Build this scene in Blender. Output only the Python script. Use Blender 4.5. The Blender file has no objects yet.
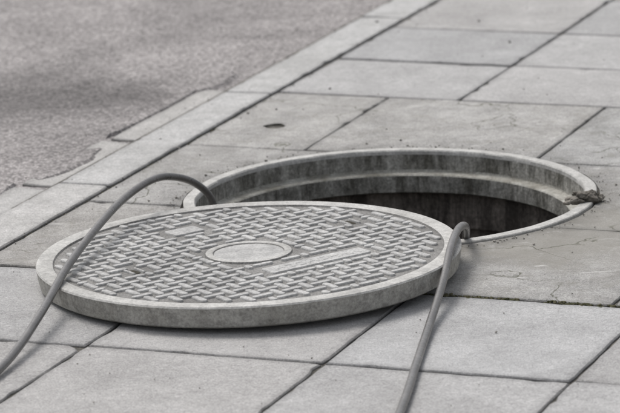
import bpy, bmesh, math, random
from mathutils import Vector, Matrix, noise
random.seed(7)
S=bpy.context.scene
AX=Vector((.3695,.9292,0)); BX=Vector((.9292,-.3695,0))   # kerb direction / across
def W(a,b,z=0): return Vector((AX.x*a+BX.x*b, AX.y*a+BX.y*b, z))
HC=Vector((.1264,.0428,0))
CC=Vector((-.0911,-.4043,0)); CT=.032

# ---------------------------------------------------------------- materials
class M:
    def __init__(s,name,rough=.9):
        s.m=bpy.data.materials.new(name); s.m.use_nodes=True
        s.n=s.m.node_tree.nodes; s.l=s.m.node_tree.links
        s.b=s.n['Principled BSDF']; s.b.inputs['Roughness'].default_value=rough
        s.b.inputs['Specular IOR Level'].default_value=.25
        s.tc=s.n.new('ShaderNodeTexCoord').outputs['Object']; s.bump=None
    def noise(s,scale,detail=4,rough=.6,dist=0,vec=None):
        x=s.n.new('ShaderNodeTexNoise'); x.inputs['Scale'].default_value=scale
        x.inputs['Detail'].default_value=detail; x.inputs['Roughness'].default_value=rough
        x.inputs['Distortion'].default_value=dist
        s.l.new(vec or s.tc,x.inputs['Vector']); return x.outputs['Fac']
    def vor(s,scale,feature='F1',out='Distance',vec=None,rand=1):
        x=s.n.new('ShaderNodeTexVoronoi'); x.feature=feature; x.inputs['Scale'].default_value=scale
        x.inputs['Randomness'].default_value=rand
        s.l.new(vec or s.tc,x.inputs['Vector']); return x.outputs[out]
    def mr(s,v,a,b,c,d):
        x=s.n.new('ShaderNodeMapRange'); x.clamp=True
        for i,k in enumerate((a,b,c,d)): x.inputs[i+1].default_value=k
        s.l.new(v,x.inputs[0]); return x.outputs[0]
    def math(s,op,a,b):
        x=s.n.new('ShaderNodeMath'); x.operation=op
        for i,k in enumerate((a,b)):
            if isinstance(k,(int,float)): x.inputs[i].default_value=k
            else: s.l.new(k,x.inputs[i])
        return x.outputs[0]
    def mix(s,f,a,b,mode='MIX'):
        x=s.n.new('ShaderNodeMix'); x.data_type='RGBA'; x.blend_type=mode
        for sock,k in ((x.inputs[0],f),(x.inputs[6],a),(x.inputs[7],b)):
            if isinstance(k,(int,float)): sock.default_value=k
            elif isinstance(k,tuple): sock.default_value=(*k,1)
            else: s.l.new(k,sock)
        return x.outputs[2]
    def mul(s,col,val):
        x=s.n.new('ShaderNodeVectorMath'); x.operation='SCALE'
        if isinstance(col,tuple): x.inputs[0].default_value=col
        else: s.l.new(col,x.inputs[0])
        s.l.new(val,x.inputs[3]); return x.outputs[0]
    def dist(s,p,scale=(1,1,0)):
        d=s.n.new('ShaderNodeVectorMath'); d.operation='SUBTRACT'; d.inputs[1].default_value=p; s.l.new(s.tc,d.inputs[0])
        e=s.n.new('ShaderNodeVectorMath'); e.operation='MULTIPLY'; e.inputs[1].default_value=scale; s.l.new(d.outputs[0],e.inputs[0])
        g=s.n.new('ShaderNodeVectorMath'); g.operation='LENGTH'; s.l.new(e.outputs[0],g.inputs[0]); return g.outputs['Value']
    def addbump(s,h,dist,strength=1):
        x=s.n.new('ShaderNodeBump'); x.inputs['Distance'].default_value=dist; x.inputs['Strength'].default_value=strength
        s.l.new(h,x.inputs['Height'])
        if s.bump: s.l.new(s.bump,x.inputs['Normal'])
        s.bump=x.outputs[0]
    def attr(s,name):
        x=s.n.new('ShaderNodeAttribute'); x.attribute_name=name; return x.outputs['Color']
    def done(s,col):
        s.l.new(col,s.b.inputs['Base Color'])
        if s.bump: s.l.new(s.bump,s.b.inputs['Normal'])
        return s.m

def slab_mat(name,c1,c2,crack=False,stain=.5,fine=.32):
    k=M(name,.88)
    col=k.mix(k.mr(k.noise(5,5,.65,.6),.35,.65,0,1),c1,c2)
    col=k.mul(col,k.mr(k.noise(13,5,.72,.3),.3,.7,1-stain*.35,1+stain*.15))
    col=k.mul(col,k.mr(k.noise(80,3,.7),.3,.7,.90,1.07))
    f=k.noise(430,2,.7); col=k.mul(col,k.mr(f,.3,.7,1-fine,1+fine*.7))
    v=k.vor(300,'F1','Color'); sp=k.n.new('ShaderNodeSeparateColor'); k.l.new(v,sp.inputs[0])
    col=k.mul(col,k.mr(sp.outputs[0],0,1,.90,1.1))
    pit=k.vor(85); pm=k.mr(pit,.08,.18,0,1); keep=k.mr(k.noise(38,2),.50,.6,1,0)
    pmask=k.math('MAXIMUM',pm,keep); col=k.mul(col,k.mr(pmask,0,1,.66,1))
    if crack:
        # brownish, wetter-looking ground-in dirt to the right of the shaft
        n6=k.noise(6,6,.7,.8)
        dd=k.math('ADD',k.dist((.43,-.22,0),(1,1.15,0)),k.mr(n6,.25,.75,-.16,.16))
        col=k.mix(k.mr(dd,.17,.34,.72,0),col,(.262,.250,.222))
        # dirt collar round the frame
        rr=k.math('ADD',k.dist(tuple(HC)),k.mr(k.noise(16,5,.7),.25,.75,-.03,.03))
        col=k.mul(col,k.mr(rr,.325,.385,.70,1))
        col=k.mix(k.mr(k.noise(24,6,.78,.5),.52,.70,0,.5),col,(.22,.212,.18))
        col=k.mix(k.mr(k.noise(9,6,.75,1.2),.55,.66,0,.35),col,(.50,.49,.475))
        w=k.n.new('ShaderNodeVectorMath'); w.operation='ADD'
        nn=k.n.new('ShaderNodeTexNoise'); nn.inputs['Scale'].default_value=9; nn.inputs['Detail'].default_value=6
        k.l.new(k.tc,nn.inputs['Vector'])
        sc=k.n.new('ShaderNodeVectorMath'); sc.operation='SCALE'; sc.inputs[3].default_value=.16
        k.l.new(nn.outputs['Color'],sc.inputs[0]); k.l.new(k.tc,w.inputs[0]); k.l.new(sc.outputs[0],w.inputs[1])
        cr=k.vor(5.2,'DISTANCE_TO_EDGE','Distance',w.outputs[0])
        m=k.mr(cr,.0,.011,0,1); mk=k.mr(k.noise(4.3,2),.49,.56,1,0)
        m=k.math('MAXIMUM',m,mk)
        col=k.mix(k.mr(m,0,1,.15,1),(.085,.088,.055),col); k.addbump(m,.0015,.6)
        mp=k.n.new('ShaderNodeMapping'); mp.inputs['Scale'].default_value=(6,26,1); mp.inputs['Rotation'].default_value=(0,0,.15)
        k.l.new(k.tc,mp.inputs[0])
        col=k.mix(k.mr(k.noise(1.6,5,.7,.5,mp.outputs[0]),.62,.70,0,.6),col,(.62,.61,.59))
    col=k.mix(1.0,col,k.attr('tint'),'MULTIPLY')
    k.addbump(k.noise(60,4,.7),.0022,.6 if crack else .5); k.addbump(f,.0007,.75)
    return k.done(col)
m_slab=slab_mat('paving_concrete',(.39,.384,.378),(.465,.459,.453),stain=.45)
m_old =slab_mat('old_paving_concrete',(.355,.346,.33),(.44,.432,.418),True,.8,.40)
m_kerb=slab_mat('kerb_stone',(.43,.422,.408),(.52,.512,.50),stain=.5)

k=M('joint_grit',.97); c=k.mix(k.mr(k.noise(14,4),.4,.6,0,1),(.085,.08,.07),(.20,.19,.17))
c=k.mul(c,k.mr(k.noise(350,3),.3,.7,.5,1.5)); k.addbump(k.noise(300,3),.003); m_joint=k.done(c)

k=M('asphalt',.92)
vs=200
v=k.vor(vs,'F1','Color'); sp=k.n.new('ShaderNodeSeparateColor'); k.l.new(v,sp.inputs[0])
c=k.mix(k.mr(sp.outputs[0],0,1,0,1),(.21,.197,.194),(.50,.472,.462))
c=k.mul(c,k.mr(k.vor(vs),.2,.75,1.1,.6))
c=k.mul(c,k.mr(k.noise(520,2),.3,.7,.8,1.2))
c=k.mul(c,k.mr(k.noise(1.7,6,.65,.8),.38,.62,.80,1.10))
c=k.mul(c,k.mr(k.noise(9,5,.7),.3,.7,.85,1.1))
dd=k.math('ADD',k.dist((-.47,.93,0),(3.0,4.2,0)),k.mr(k.noise(6,5,.65),0,1,-.9,.9))
c=k.mul(c,k.mr(dd,.25,1.1,.55,1))
k.addbump(k.vor(vs),.003,-.5); m_asph=k.done(c)

k=M('cast_rim',.6); c=k.mix(k.mr(k.noise(12,6,.7),.35,.65,0,1),(.42,.412,.39),(.54,.532,.51))
c=k.mul(c,k.mr(k.noise(300,3,.7),.3,.7,.75,1.2)); c=k.mul(c,k.mr(k.noise(45,5,.75),.3,.6,.70,1.08))
k.addbump(k.noise(220,3,.7),.0008,.6); m_rim=k.done(c)
k=M('cast_side',.8)
mp=k.n.new('ShaderNodeMapping'); mp.inputs['Scale'].default_value=(1,1,.25); k.l.new(k.tc,mp.inputs[0])
c=k.mix(k.mr(k.noise(22,6,.7,0,mp.outputs[0]),.35,.65,0,1),(.31,.30,.27),(.44,.43,.40))
c=k.mul(c,k.mr(k.noise(260,3,.7),.3,.7,.7,1.2)); c=k.mul(c,k.mr(k.noise(60,5,.75),.3,.55,.6,1.05))
k.addbump(k.noise(120,5,.75),.002,.6); m_side=k.done(c)
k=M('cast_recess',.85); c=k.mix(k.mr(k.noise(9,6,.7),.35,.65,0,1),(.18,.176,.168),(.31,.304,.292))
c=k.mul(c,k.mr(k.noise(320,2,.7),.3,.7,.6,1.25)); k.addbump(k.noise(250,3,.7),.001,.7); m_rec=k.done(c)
k=M('cast_bars',.5); c=k.mix(k.mr(k.noise(10,6,.7),.35,.65,0,1),(.39,.385,.375),(.53,.525,.51))
c=k.mul(c,k.mr(k.noise(300,2,.7),.3,.7,.72,1.2)); c=k.mul(c,k.mr(k.noise(40,5,.75),.3,.6,.74,1.05))
k.addbump(k.noise(250,3,.7),.0006,.6); m_bar=k.done(c)
k=M('slot_dark',.95); c=k.mul((.05,.045,.035),k.mr(k.noise(300,3),.3,.7,.4,1.6)); m_slot=k.done(c)

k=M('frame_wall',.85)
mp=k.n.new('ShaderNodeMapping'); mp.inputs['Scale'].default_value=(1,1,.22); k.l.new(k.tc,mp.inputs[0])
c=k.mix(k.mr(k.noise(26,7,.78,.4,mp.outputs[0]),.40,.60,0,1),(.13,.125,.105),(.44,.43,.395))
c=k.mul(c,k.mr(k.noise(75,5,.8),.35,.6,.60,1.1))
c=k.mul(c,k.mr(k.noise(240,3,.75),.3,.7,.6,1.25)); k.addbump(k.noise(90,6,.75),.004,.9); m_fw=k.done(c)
k=M('frame_ledge',.85)
c=k.mix(k.mr(k.noise(20,7,.75,.3),.38,.62,0,1),(.25,.24,.205),(.50,.49,.45))
c=k.mul(c,k.mr(k.noise(200,4,.75),.3,.7,.6,1.25)); k.addbump(k.noise(90,6,.75),.003,.8); m_fl=k.done(c)
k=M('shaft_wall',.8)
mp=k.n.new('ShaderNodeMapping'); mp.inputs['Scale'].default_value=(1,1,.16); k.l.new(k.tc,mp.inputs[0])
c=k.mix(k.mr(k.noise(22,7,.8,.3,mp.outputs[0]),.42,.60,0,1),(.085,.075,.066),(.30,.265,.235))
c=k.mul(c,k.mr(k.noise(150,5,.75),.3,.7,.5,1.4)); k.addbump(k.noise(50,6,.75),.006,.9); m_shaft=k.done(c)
k=M('sump_water',.1); k.b.inputs['Base Color'].default_value=(.02,.018,.014,1); m_water=k.m
k=M('hose_rubber',.30); c=k.mul((.105,.100,.096),k.mr(k.noise(25,5,.7),.3,.7,.75,1.4)); c=k.mul(c,k.mr(k.noise(300,3),.3,.7,.85,1.15))
k.l.new(k.mr(k.noise(90,4,.7),.3,.7,.22,.45),k.b.inputs['Roughness'])
k.b.inputs['Specular IOR Level'].default_value=.8; k.addbump(k.noise(120,3),.0004,.5); m_hose=k.done(c)
k=M('moss',.95); c=k.mix(k.mr(k.noise(60,4),.4,.6,0,1),(.045,.05,.022),(.11,.10,.06)); m_moss=k.done(c)
k=M('grit',.95); c=k.mix(k.mr(k.noise(40,3),.4,.6,0,1),(.10,.095,.085),(.36,.34,.31)); m_grit=k.done(c)
k=M('mud',.95); c=k.mix(k.mr(k.noise(60,4),.4,.6,0,1),(.11,.10,.085),(.27,.25,.22)); k.addbump(k.noise(200,4),.002); m_mud=k.done(c)
k=M('soil',.95); c=k.mix(k.mr(k.noise(.6,6),.4,.6,0,1),(.10,.095,.08),(.16,.15,.125)); m_soil=k.done(c)
k=M('far_paving',.9)
mp=k.n.new('ShaderNodeMapping'); mp.inputs['Rotation'].default_value=(0,0,math.atan2(AX.x,AX.y)); k.l.new(k.tc,mp.inputs[0])
br=k.n.new('ShaderNodeTexBrick'); br.inputs['Scale'].default_value=1; br.inputs['Brick Width'].default_value=.345; br.inputs['Row Height'].default_value=.345
br.offset=0; br.inputs['Mortar Size'].default_value=.004
br.inputs['Color1'].default_value=(.38,.375,.37,1); br.inputs['Color2'].default_value=(.44,.435,.43,1); br.inputs['Mortar'].default_value=(.1,.095,.08,1)
k.l.new(mp.outputs[0],br.inputs['Vector']); c=k.mul(br.outputs['Color'],k.mr(k.noise(5,6,.7),.3,.7,.85,1.1)); m_far=k.done(c)

# ---------------------------------------------------------------- helpers
def mkobj(name,bm,mats,smooth=False,parent=None):
    me=bpy.data.meshes.new(name); bm.to_mesh(me); bm.free()
    for m in (mats if isinstance(mats,list) else [mats]): me.materials.append(m)
    if smooth:
        for p in me.polygons: p.use_smooth=True
    o=bpy.data.objects.new(name,me); S.collection.objects.link(o)
    if parent: o.parent=parent
    return o
def empty(name,loc=(0,0,0)):
    o=bpy.data.objects.new(name,None); o.location=loc; S.collection.objects.link(o); return o

def slab(bm,cl,a0,a1,b0,b1,z=0,gap=.0045,thick=.038,jit=.0008,mi=0,tint=None,step=.018,tilt=.0012,edge=.6):
    a0+=gap/2; a1-=gap/2; b0+=gap/2; b1-=gap/2
    cz=[z+random.uniform(-tilt,tilt) for _ in range(4)]
    if tint is None: tint=random.uniform(.90,1.06)
    w=random.uniform(-.012,.012); tc=(tint*(1+w),tint,tint*(1-w))
    def zz(a,b):
        u=(a-a0)/(a1-a0); v=(b-b0)/(b1-b0)
        return cz[0]+(cz[1]-cz[0])*u+(cz[2]-cz[0])*v
    per=[]
    na=max(2,int((a1-a0)/step)); nb=max(2,int((b1-b0)/step))
    for i in range(na): per.append((a0+(a1-a0)*i/na,b0,0 if i else 2))
    for i in range(nb): per.append((a1,b0+(b1-b0)*i/nb,1 if i else 2))
    for i in range(na): per.append((a1-(a1-a0)*i/na,b1,0 if i else 2))
    for i in range(nb): per.append((a0,b1-(b1-b0)*i/nb,1 if i else 2))
    ca,cb=(a0+a1)/2,(b0+b1)/2; sd=random.random()*99; ha,hb=(a1-a0)/2,(b1-b0)/2
    chips=[max(0,noise.noise(Vector((a*35,b*35,sd)))-.38)*.022 for a,b,e in per]
    def ring(ins,dz,j,c,chk=1.):
        r=[]
        for i,(a,b,e) in enumerate(per):
            n=noise.noise(Vector((a*22+sd,b*22,0)))*j*2+random.uniform(-j,j)*.5
            d=ins+n+chips[i]*chk+(.0014 if e==2 else 0)
            aa=ca+(a-ca)*(1-d/ha); bb=cb+(b-cb)*(1-d/hb)
            v=bm.verts.new(W(aa,bb,zz(a,b)+dz)); v[cl]=(tc[0]*c,tc[1]*c,tc[2]*c,1); r.append(v)
        return r
    n=len(per)
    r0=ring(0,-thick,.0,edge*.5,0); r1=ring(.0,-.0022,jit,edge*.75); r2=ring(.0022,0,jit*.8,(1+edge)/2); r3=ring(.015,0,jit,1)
    for A,B in ((r0,r1),(r1,r2),(r2,r3)):
        for i in range(n):
            f=bm.faces.new((A[i],B[i],B[(i+1)%n],A[(i+1)%n])); f.material_index=mi
    f=bm.faces.new(r3); f.material_index=mi
    f=bm.faces.new(list(reversed(r0))); f.material_index=mi
def newbm():
    bm=bmesh.new(); return bm,bm.verts.layers.float_color.new('tint')

# ---------------------------------------------------------------- paving
paving=empty('pavement')
bm,cl=newbm()
B=[-.364,-.02,.328,.672]
while B[-1]<4.5: B.append(B[-1]+.345)
A=[-.44,-.797]
while A[-1]>-5.5: A.append(A[-1]-.352)
A2=[.775,1.08,1.382]
while A2[-1]<7: A2.append(A2[-1]+.33)
for (a0,a1) in [(A[i+1],A[i]) for i in range(len(A)-1)]+[(A2[i],A2[i+1]) for i in range(len(A2)-1)]:
    for i in range(len(B)-1):
        slab(bm,cl,a0,a1,B[i],B[i+1],gap=.0035,step=.02 if abs(a0)<2 and B[i]<1.5 else .12,tint=random.uniform(.92,1.06))
bmesh.ops.recalc_face_normals(bm,faces=bm.faces)
mkobj('paving_slabs',bm,m_slab,parent=paving)

def cutter(kind):
    b=bmesh.new()
    if kind==0:
        bmesh.ops.create_cone(b,cap_ends=True,segments=200,radius1=.3295,radius2=.3295,depth=.4,matrix=Matrix.Translation(HC))
        for v in b.verts:
            d=(v.co-HC); f=1+noise.noise(Vector((d.x*30,d.y*30,3)))*.007; v.co.x=HC.x+d.x*f; v.co.y=HC.y+d.y*f
    else:
        bmesh.ops.create_icosphere(b,subdivisions=4,radius=.0175)
        for v in b.verts:
            v.co*=1+noise.noise(v.co*70)*.28; v.co.z*=.62; v.co.x*=1.1; v.co+=Vector((-.0549,.583,.000))
    return mkobj('c',b,m_joint)
cuts=[cutter(0),cutter(1)]
for (a0,a1),bs in (((.36,.775),[-.364,-.15,.25,.65,1.05,1.45,1.85]),((-.04,.36),[-.364,.25,.70,1.1,1.5,1.85]),((-.44,-.04),[-.364,.05,.62,1.02,1.42,1.85])):
    for i in range(len(bs)-1):
        bm,cl=newbm()
        t={(.36,0):1.03,(.36,1):1.02,(.36,2):1.0}.get((a0,i),random.uniform(.94,1.0))
        slab(bm,cl,a0+(.006 if a0==-.44 else 0),a1,bs[i],bs[i+1],gap=.0022,jit=.0010,tint=t,step=.02,tilt=.0010,edge=.68)
        bmesh.ops.recalc_face_normals(bm,faces=bm.faces)
        o=mkobj('old_slab',bm,m_old,parent=paving)
        which=[]
        if i<3: which.append(cuts[0])
        if a0==.36 and i==0: which.append(cuts[1])
        for c in which:
            md=o.modifiers.new('x','BOOLEAN'); md.operation='DIFFERENCE'; md.object=c; md.solver='EXACT'
            if c is cuts[1]: md.material_mode='TRANSFER'
            dg=bpy.context.evaluated_depsgraph_get(); me=bpy.data.meshes.new_from_object(o.evaluated_get(dg))
            o.modifiers.clear(); o.data=me
for c in cuts: bpy.data.objects.remove(c)
bm,cl=newbm()
for a0,a1 in ((.36,.775),(-.04,.36),(-.44,-.04)):
    b=1.85
    while b<4.7: slab(bm,cl,a0,a1,b,b+.4,step=.12); b+=.4
bmesh.ops.recalc_face_normals(bm,faces=bm.faces); mkobj('side_slabs',bm,m_slab,parent=paving)

def ringsheet(name,rin,pts_out,z,mat,parent=None,center=HC):
    bm=bmesh.new(); N=96; inner=[];outer=[]
    poly=[Vector((p.x-center.x,p.y-center.y)) for p in pts_out]
    for i in range(N):
        t=2*math.pi*i/N; d=Vector((math.cos(t),math.sin(t)))
        best=None
        for j in range(4):
            p,q=poly[j],poly[(j+1)%4]; e=q-p; den=d.x*e.y-d.y*e.x
            if abs(den)<1e-9: continue
            s=(p.x*e.y-p.y*e.x)/den; u=(p.x*d.y-p.y*d.x)/den
            if s>0 and -1e-6<=u<=1+1e-6: best=s if best is None else min(best,s)
        inner.append(bm.verts.new((center.x+d.x*rin,center.y+d.y*rin,z))); outer.append(bm.verts.new((center.x+d.x*best,center.y+d.y*best,z)))
    for i in range(N): bm.faces.new((inner[i],outer[i],outer[(i+1)%N],inner[(i+1)%N]))
    for f in bm.faces:
        f.normal_update()
        if f.normal.z<0: f.normal_flip()
    return mkobj(name,bm,mat,parent=parent)
ringsheet('joint_sand',.3262,[W(-5.6,-.47),W(7.2,-.47),W(7.2,4.5),W(-5.6,4.5)],-.0045,m_joint,paving)
ringsheet('ground',.345,[Vector((-400,-400,0)),Vector((400,-400,0)),Vector((400,400,0)),Vector((-400,400,0))],-.06,m_soil)
def sheet(bm,a0,a1,b0,b1,z): bm.faces.new([bm.verts.new(W(a,b,z)) for a,b in ((a0,b0),(a0,b1),(a1,b1),(a1,b0))])
bm=bmesh.new()
sheet(bm,7.1,60,-.364,6,-.002); sheet(bm,-60,-5.4,-.364,6,-.002); sheet(bm,-5.4,7.1,4.4,6,-.002)
for f in bm.faces:
    f.normal_update()
    if f.normal.z<0: f.normal_flip()
mkobj('distant_paving',bm,m_far,parent=paving)

bm,cl=newbm()
a=.055-.705*9
while a<8: slab(bm,cl,a,a+.705,-.461,-.366,z=.001,gap=.004,thick=.1,jit=.0008,tint=random.uniform(.97,1.06),tilt=.0013,edge=.65); a+=.705
bmesh.ops.recalc_face_normals(bm,faces=bm.faces); mkobj('kerb',bm,m_kerb)
bm,cl=newbm()
for a0,a1,b0 in ((.385,.80,-.520),(.05,.37,-.528),(-.33,.035,-.533),(-.75,-.34,-.53),(-1.2,-.76,-.53)):
    slab(bm,cl,a0,a1,b0,-.463,z=-.004,gap=.005,thick=.05,jit=.0012,tint=random.uniform(.93,1.0),tilt=.0015,edge=.6)
bmesh.ops.recalc_face_normals(bm,faces=bm.faces); mkobj('gutter_stones',bm,m_kerb)

bm=bmesh.new()
sheet(bm,-60,60,-8,-.462,-.0080)
for (ac,bc,la,lb) in ((.20,-.512,.11,.024),(-.12,-.538,.15,.012),(.62,-.530,.2,.010),(.86,-.52,.08,.02)):
    n=60; ctr=bm.verts.new(W(ac,bc,-.0012)); rr=[];ro=[]
    for i in range(n):
        t=2*math.pi*i/n; r=1+noise.noise(Vector((math.cos(t)*1.6+ac*9,math.sin(t)*1.6,5)))*.4+random.uniform(-.03,.03)
        rr.append(bm.verts.new(W(ac+la*r*math.cos(t),bc+lb*r*math.sin(t),-.0020)))
        ro.append(bm.verts.new(W(ac+la*(r+.10)*math.cos(t),bc+lb*(r+.6)*math.sin(t),-.0095)))
    for i in range(n):
        bm.faces.new((ctr,rr[i],rr[(i+1)%n])); bm.faces.new((rr[i],ro[i],ro[(i+1)%n],rr[(i+1)%n]))
for f in bm.faces:
    f.normal_update()
    if f.normal.z<0: f.normal_flip()
mkobj('road',bm,m_asph)
bm,cl=newbm(); a=-8.
while a<14: slab(bm,cl,a,a+.9,-8.12,-8.0,z=.09,gap=.006,thick=.12,step=.2); a+=.9
bmesh.ops.recalc_face_normals(bm,faces=bm.faces); mkobj('kerb',bm,m_kerb)

# ---------------------------------------------------------------- manhole frame and shaft
def lathe(name,prof,mats,parent,N=192,smooth=True,loc=None,wob=0):
    bm=bmesh.new(); rings=[]
    for (r,z,mi) in prof:
        ring=[]
        for i in range(N):
            t=2*math.pi*i/N; q=r+(noise.noise(Vector((math.cos(t)*6,math.sin(t)*6,z*40)))*wob if r>.01 else 0)
            ring.append(bm.verts.new((q*math.cos(t),q*math.sin(t),z)))
        rings.append(ring)
    for j in range(len(prof)-1):
        for i in range(N):
            f=bm.faces.new((rings[j][i],rings[j][(i+1)%N],rings[j+1][(i+1)%N],rings[j+1][i])); f.material_index=prof[j][2]
    bmesh.ops.remove_doubles(bm,verts=bm.verts,dist=1e-6)
    bmesh.ops.recalc_face_normals(bm,faces=bm.faces)
    o=mkobj(name,bm,mats,smooth,parent)
    if loc: o.location=loc
    return o
def crisp(o,ang=35):
    me=o.data; bm=bmesh.new(); bm.from_mesh(me)
    for e in bm.edges:
        e.smooth = not (len(e.link_faces)==2 and e.calc_face_angle(0)>math.radians(ang))
    bm.to_mesh(me); bm.free()
mh=empty('manhole',HC)
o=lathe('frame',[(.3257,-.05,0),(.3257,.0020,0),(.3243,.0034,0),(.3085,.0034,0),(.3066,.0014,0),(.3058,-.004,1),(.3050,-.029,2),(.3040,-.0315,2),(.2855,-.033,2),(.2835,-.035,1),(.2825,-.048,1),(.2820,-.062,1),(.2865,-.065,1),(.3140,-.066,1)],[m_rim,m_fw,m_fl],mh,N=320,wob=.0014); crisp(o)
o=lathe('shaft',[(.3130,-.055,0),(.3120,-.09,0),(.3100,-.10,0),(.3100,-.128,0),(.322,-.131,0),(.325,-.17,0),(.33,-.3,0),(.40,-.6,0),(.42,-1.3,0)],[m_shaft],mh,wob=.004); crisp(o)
bm=bmesh.new(); bmesh.ops.create_circle(bm,cap_ends=True,segments=64,radius=.43); o=mkobj('water',bm,m_water,parent=mh); o.location=(0,0,-1.25)

# ---------------------------------------------------------------- cover
cv=empty('manhole_cover',(CC.x,CC.y,.0058)); cv.rotation_euler=(math.radians(-.5),math.radians(-.8),0)
T=CT; rec=T-.0032
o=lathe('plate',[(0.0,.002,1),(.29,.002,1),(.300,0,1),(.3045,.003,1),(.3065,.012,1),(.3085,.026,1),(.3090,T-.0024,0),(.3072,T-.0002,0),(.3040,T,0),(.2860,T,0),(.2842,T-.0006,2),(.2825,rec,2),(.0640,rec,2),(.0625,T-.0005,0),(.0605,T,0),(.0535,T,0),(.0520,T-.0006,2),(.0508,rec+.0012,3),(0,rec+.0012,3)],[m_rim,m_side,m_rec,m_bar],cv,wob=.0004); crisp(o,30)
ANG=math.radians(34); ca,sa=math.cos(ANG),math.sin(ANG)
bm=bmesh.new()
def bar(cx,cy,ang,L,w,z0,z1,mi=0,n=5,ch=.0008):
    r=w/2; h=L/2-r
    def outline(rr):
        pts=[]
        for s in (1,-1):
            for i in range(n+1):
                t=-math.pi/2+math.pi*i/n; pts.append((s*(h+rr*math.cos(t)),s*rr*math.sin(t)))
        return pts
    c,s=math.cos(ang),math.sin(ang); rings=[]
    for rr,z in ((r+ch*.5,z0),(r,z0+(z1-z0)*.65),(r-ch,z1)):
        rings.append([bm.verts.new((cx+x*c-y*s,cy+x*s+y*c,z)) for x,y in outline(rr)])
    N=len(rings[0])
    for a,b in zip(rings,rings[1:]):
        for i in range(N): bm.faces.new((a[i],a[(i+1)%N],b[(i+1)%N],b[i]))
    bm.faces.new(rings[-1])
def loc(x,y): return (x*ca-y*sa, x*sa+y*ca)
def inv(x,y): return (x*ca+y*sa,-x*sa+y*ca)
plq=[(inv(.098,-.068),.182,.044),(inv(-.097,.148),.062,.046)]
slots=[inv(-.163,-.076),inv(.150,.153)]
p=.0243
for i in range(-13,14):
    for j in range(-13,14):
        x,y=i*p,j*p; hz=(i+j)%2==0
        def clear(hl):
            ends=[(x+(hl if hz else 0)*s,y+(0 if hz else hl)*s) for s in (1,-1)]
            if max(math.hypot(*e) for e in ends)>.2785 or min(math.hypot(*e) for e in ends+[(x,y)])<.0705: return False
            if any(abs(ex-c[0])<w/2+.004 and abs(ey-c[1])<h/2+.004 for c,w,h in plq for ex,ey in ends+[(x,y)]): return False
            if any(math.hypot(ex-s[0],ey-s[1])<.020 for s in slots for ex,ey in ends+[(x,y)]): return False
            return True
        L=.0337+random.uniform(-.0006,.0006)
        if not clear(.014):
            if clear(.006): L=.017
            else: continue
        X,Y=loc(x,y)
        bar(X,Y,ANG+(0 if hz else math.pi/2)+random.uniform(-.02,.02),L,.0098,rec-.0004,T-.0001+random.uniform(-.0003,.0001))
bmesh.ops.recalc_face_normals(bm,faces=bm.faces); mkobj('tread_pattern',bm,m_bar,parent=cv)
def rrect(bm,c,w,h,z0,z1,r=.005):
    rings=[]
    for ins,z in ((-.0006,z0),(0,z0+(z1-z0)*.6),(.0008,z1)):
        pts=[]
        for k,(sx,sy) in enumerate(((1,1),(-1,1),(-1,-1),(1,-1))):
            for i in range(5):
                t=k*math.pi/2+i*math.pi/8; pts.append((c[0]+sx*(w/2-r)+(r-ins)*abs(math.cos(t))*sx,c[1]+sy*(h/2-r)+(r-ins)*abs(math.sin(t))*sy))
        rings.append([bm.verts.new((*loc(*q),z)) for q in pts])
    N=len(rings[0])
    for a,b in zip(rings,rings[1:]):
        for i in range(N): bm.faces.new((a[i],a[(i+1)%N],b[(i+1)%N],b[i]))
    bm.faces.new(rings[-1])
bm=bmesh.new()
rrect(bm,plq[0][0],.172,.034,rec-.0004,T-.0009); rrect(bm,plq[1][0],.052,.036,rec-.0004,T-.0006)
bmesh.ops.recalc_face_normals(bm,faces=bm.faces); mkobj('name_plates',bm,m_bar,parent=cv)
bm=bmesh.new()          # worn raised marks on the plate
c=plq[0][0]; x=c[0]-.070
for ch in range(8):
    w=.012
    strokes=random.choice([[(0,0,80),(w,0,100),(w/2,0,0)],[(w/2,.006,0),(w/2,-.006,0)],[(0,0,90),(w/2,.006,0)],[(w/2,0,60),(w/2,.0,120)]])
    for (dx,dy,an) in strokes:
        X,Y=loc(x+dx,c[1]+dy); bar(X,Y,ANG+math.radians(an),.018 if an else .012,.0034,T-.0012,T-.0003,ch=.0008,n=3)
    x+=.0185
bmesh.ops.recalc_face_normals(bm,faces=bm.faces); mkobj('plate_marks',bm,m_bar,parent=cv)
bm=bmesh.new()
for s in slots:
    X,Y=loc(*s); bar(X,Y,ANG+math.pi/2,.024,.011,rec-.0004,rec+.0006)
mkobj('key_slots',bm,m_slot,parent=cv)
bm=bmesh.new()
for s in slots:
    X,Y=loc(*s)
    for q in (-1,1): bar(X+q*.0085*ca,Y+q*.0085*sa,ANG+math.pi/2,.030,.0035,rec-.0004,T-.0003)
bmesh.ops.recalc_face_normals(bm,faces=bm.faces); mkobj('key_slot_rims',bm,m_bar,parent=cv)

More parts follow.
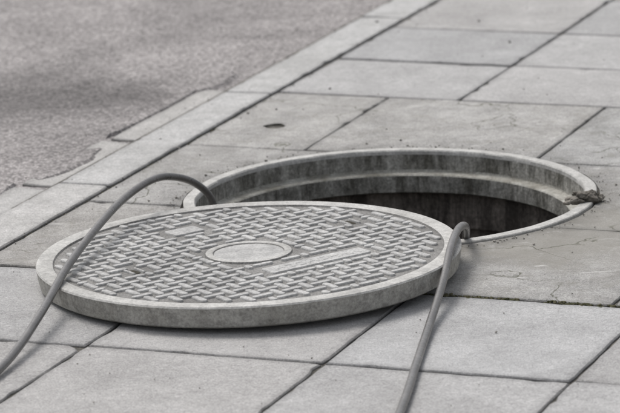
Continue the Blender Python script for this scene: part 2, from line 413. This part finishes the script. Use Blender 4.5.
# ---------------------------------------------------------------- hoses
def hose(pts,r=.0058):
    cu=bpy.data.curves.new('hose','CURVE'); cu.dimensions='3D'; cu.bevel_depth=r; cu.bevel_resolution=8
    P=[Vector(q) for q in pts]; P=[P[0]*2-P[1]]+P+[P[-1]*2-P[-2]]; out=[]
    for i in range(1,len(P)-2):
        for s in range(12):
            t=s/12; a,b,c,d=P[i-1],P[i],P[i+1],P[i+2]
            out.append(.5*((2*b)+(c-a)*t+(2*a-5*b+4*c-d)*t*t+(3*b-a-3*c+d)*t**3))
    out.append(P[-2])
    for _ in range(6): out=[out[0]]+[(out[i-1]+out[i]*2+out[i+1])/4 for i in range(1,len(out)-1)]+[out[-1]]
    sp=cu.splines.new('POLY'); sp.points.add(len(out)-1)
    for q,o in zip(sp.points,out): q.co=(*o,1)
    sp.use_smooth=True; cu.use_fill_caps=True; cu.materials.append(m_hose)
    tmp=bpy.data.objects.new('tmp',cu); S.collection.objects.link(tmp)
    dg=bpy.context.evaluated_depsgraph_get(); me=bpy.data.meshes.new_from_object(tmp.evaluated_get(dg)); bpy.data.objects.remove(tmp)
    for f in me.polygons: f.use_smooth=True
    o=bpy.data.objects.new('hose',me); S.collection.objects.link(o)
hose([(.02,.05,-1.2),(-.03,.05,-.6),(-.11,.03,-.22),(-.1447,0,-.04),(-.1513,-.003,.0135),(-.1697,-.02,.0442),(-.1991,-.05,.0665),(-.2356,-.10,.0785),(-.2776,-.20,.0745),(-.3164,-.34,.0622),(-.3524,-.50,.0450),(-.3781,-.67,.0278),(-.4205,-.86,.008),(-.50,-1.08,.0063),(-.68,-1.45,.0063),(-1.1,-1.9,.0063),(-1.9,-2.2,.0063),(-3,-2.3,.0063)])
hose([(.10,.0,-1.2),(.13,-.02,-.6),(.19,-.12,-.22),(.228,-.20,-.05),(.2315,-.235,.000),(.2300,-.29,.0300),(.2235,-.335,.0460),(.2125,-.385,.0510),(.1990,-.475,.0500),(.1865,-.56,.0345),(.1708,-.65,.0191),(.1541,-.745,.0080),(.130,-.92,.0063),(.1034,-1.1156,.0063),(.03,-1.55,.0063),(-.15,-2.2,.0063),(-.8,-2.9,.0063),(-2.2,-3.1,.0063)])

# ---------------------------------------------------------------- small stuff
def blobs(name,items,mat,flat=.6):
    bm=bmesh.new()
    for (x,y,z,r) in items:
        m=Matrix.Translation((x,y,z))@Matrix.Rotation(random.random()*6.3,4,'Z')@Matrix.Diagonal((1*random.uniform(.7,1.3),random.uniform(.7,1.2),flat,1))
        q=bmesh.ops.create_icosphere(bm,subdivisions=1,radius=r,matrix=m)
        for v in q['verts']: v.co+=Vector((random.uniform(-r,r),random.uniform(-r,r),random.uniform(-r,r)))*.25
    return mkobj(name,bm,mat)
it=[]
for _ in range(900):
    b=random.uniform(-.1,1.3)
    if noise.noise(Vector((b*9,0,0)))<-.3: continue
    q=W(-.4370+random.gauss(0,.0038),b,-.0015); it.append((q.x,q.y,q.z,random.uniform(.0012,.0036)))
for _ in range(120):
    a=random.uniform(-.44,.7); q=W(a,-.365+random.gauss(0,.0015),-.003); it.append((q.x,q.y,q.z,random.uniform(.001,.0024)))
blobs('moss',it,m_moss)
it=[]
for _ in range(1300):
    a=random.uniform(-1.1,1.9); b=random.uniform(-.6,1.0)
    if random.random()<.5: b=random.choice([-.53,-.462,-.365])+random.gauss(0,.012)
    q=W(a,b)
    if random.random()<.2:
        t=random.uniform(0,6.28); rr=.332+abs(random.gauss(0,.012)); q=HC+Vector((math.cos(t)*rr,math.sin(t)*rr,0)); b=0
    if (q-HC).length<.33 or (q-CC).length<.315: continue
    r=random.uniform(.0006,.0016) if random.random()<.93 else random.uniform(.002,.0030)
    it.append((q.x,q.y,(.001 if b>-.46 else -.006)+r*.3,r))
blobs('grit',it,m_grit)
bm=bmesh.new()
for (x,y,z,r,sx) in ((.428,-.043,.009,.013,1.4),(.408,-.055,.006,.008,1.6),(.447,-.036,.005,.007,1.6),(.398,-.062,.005,.005,1.3)):
    q=bmesh.ops.create_icosphere(bm,subdivisions=4,radius=r)
    for v in q['verts']:
        v.co*=1+noise.noise(v.co*110+Vector((x*50,0,0)))*.6+noise.noise(v.co*330)*.25
        v.co.x*=sx; v.co.z*=.75; v.co+=Vector((x,y,z))
mkobj('mud_clod',bm,m_mud)

# ---------------------------------------------------------------- camera
th=math.radians(14); rho=math.radians(2.2); f=3600
F=Vector((0,math.cos(th),-math.sin(th))); U=Vector((0,math.sin(th),math.cos(th))); R=Vector((1,0,0))
Rc=math.cos(rho)*R-math.sin(rho)*U; Uc=math.sin(rho)*R+math.cos(rho)*U
cam=bpy.data.cameras.new('camera'); co=bpy.data.objects.new('camera',cam); S.collection.objects.link(co)
m=Matrix((Rc,Uc,-F)).transposed().to_4x4(); m.translation=Vector((0,-5.458,1.361)); co.matrix_world=m
cam.sensor_width=36; cam.lens=36*f/620; cam.clip_end=2000; cam.clip_start=.1
cam.dof.use_dof=True; cam.dof.focus_distance=5.2; cam.dof.aperture_fstop=10
S.camera=co

# ---------------------------------------------------------------- light
el,az=math.radians(58),math.radians(-35)
d=Vector((math.sin(az)*math.cos(el),math.cos(az)*math.cos(el),math.sin(el)))
sl=bpy.data.lights.new('sun','SUN'); sl.energy=1.5; sl.angle=math.radians(22); sl.color=(1,.965,.93)
so=bpy.data.objects.new('sun',sl); S.collection.objects.link(so); so.rotation_euler=d.to_track_quat('Z','Y').to_euler()
w=bpy.data.worlds.new('World'); S.world=w; w.use_nodes=True; nt=w.node_tree; bg=nt.nodes['Background']
sky=nt.nodes.new('ShaderNodeTexSky'); sky.sky_type='NISHITA'; sky.sun_disc=False; sky.sun_elevation=el; sky.sun_rotation=az
sky.dust_density=4; sky.air_density=1
hs=nt.nodes.new('ShaderNodeHueSaturation'); hs.inputs['Saturation'].default_value=.25
nt.links.new(sky.outputs[0],hs.inputs['Color']); nt.links.new(hs.outputs[0],bg.inputs['Color']); bg.inputs['Strength'].default_value=.15
S.view_settings.view_transform='Standard'; S.view_settings.look='None'; S.view_settings.exposure=0
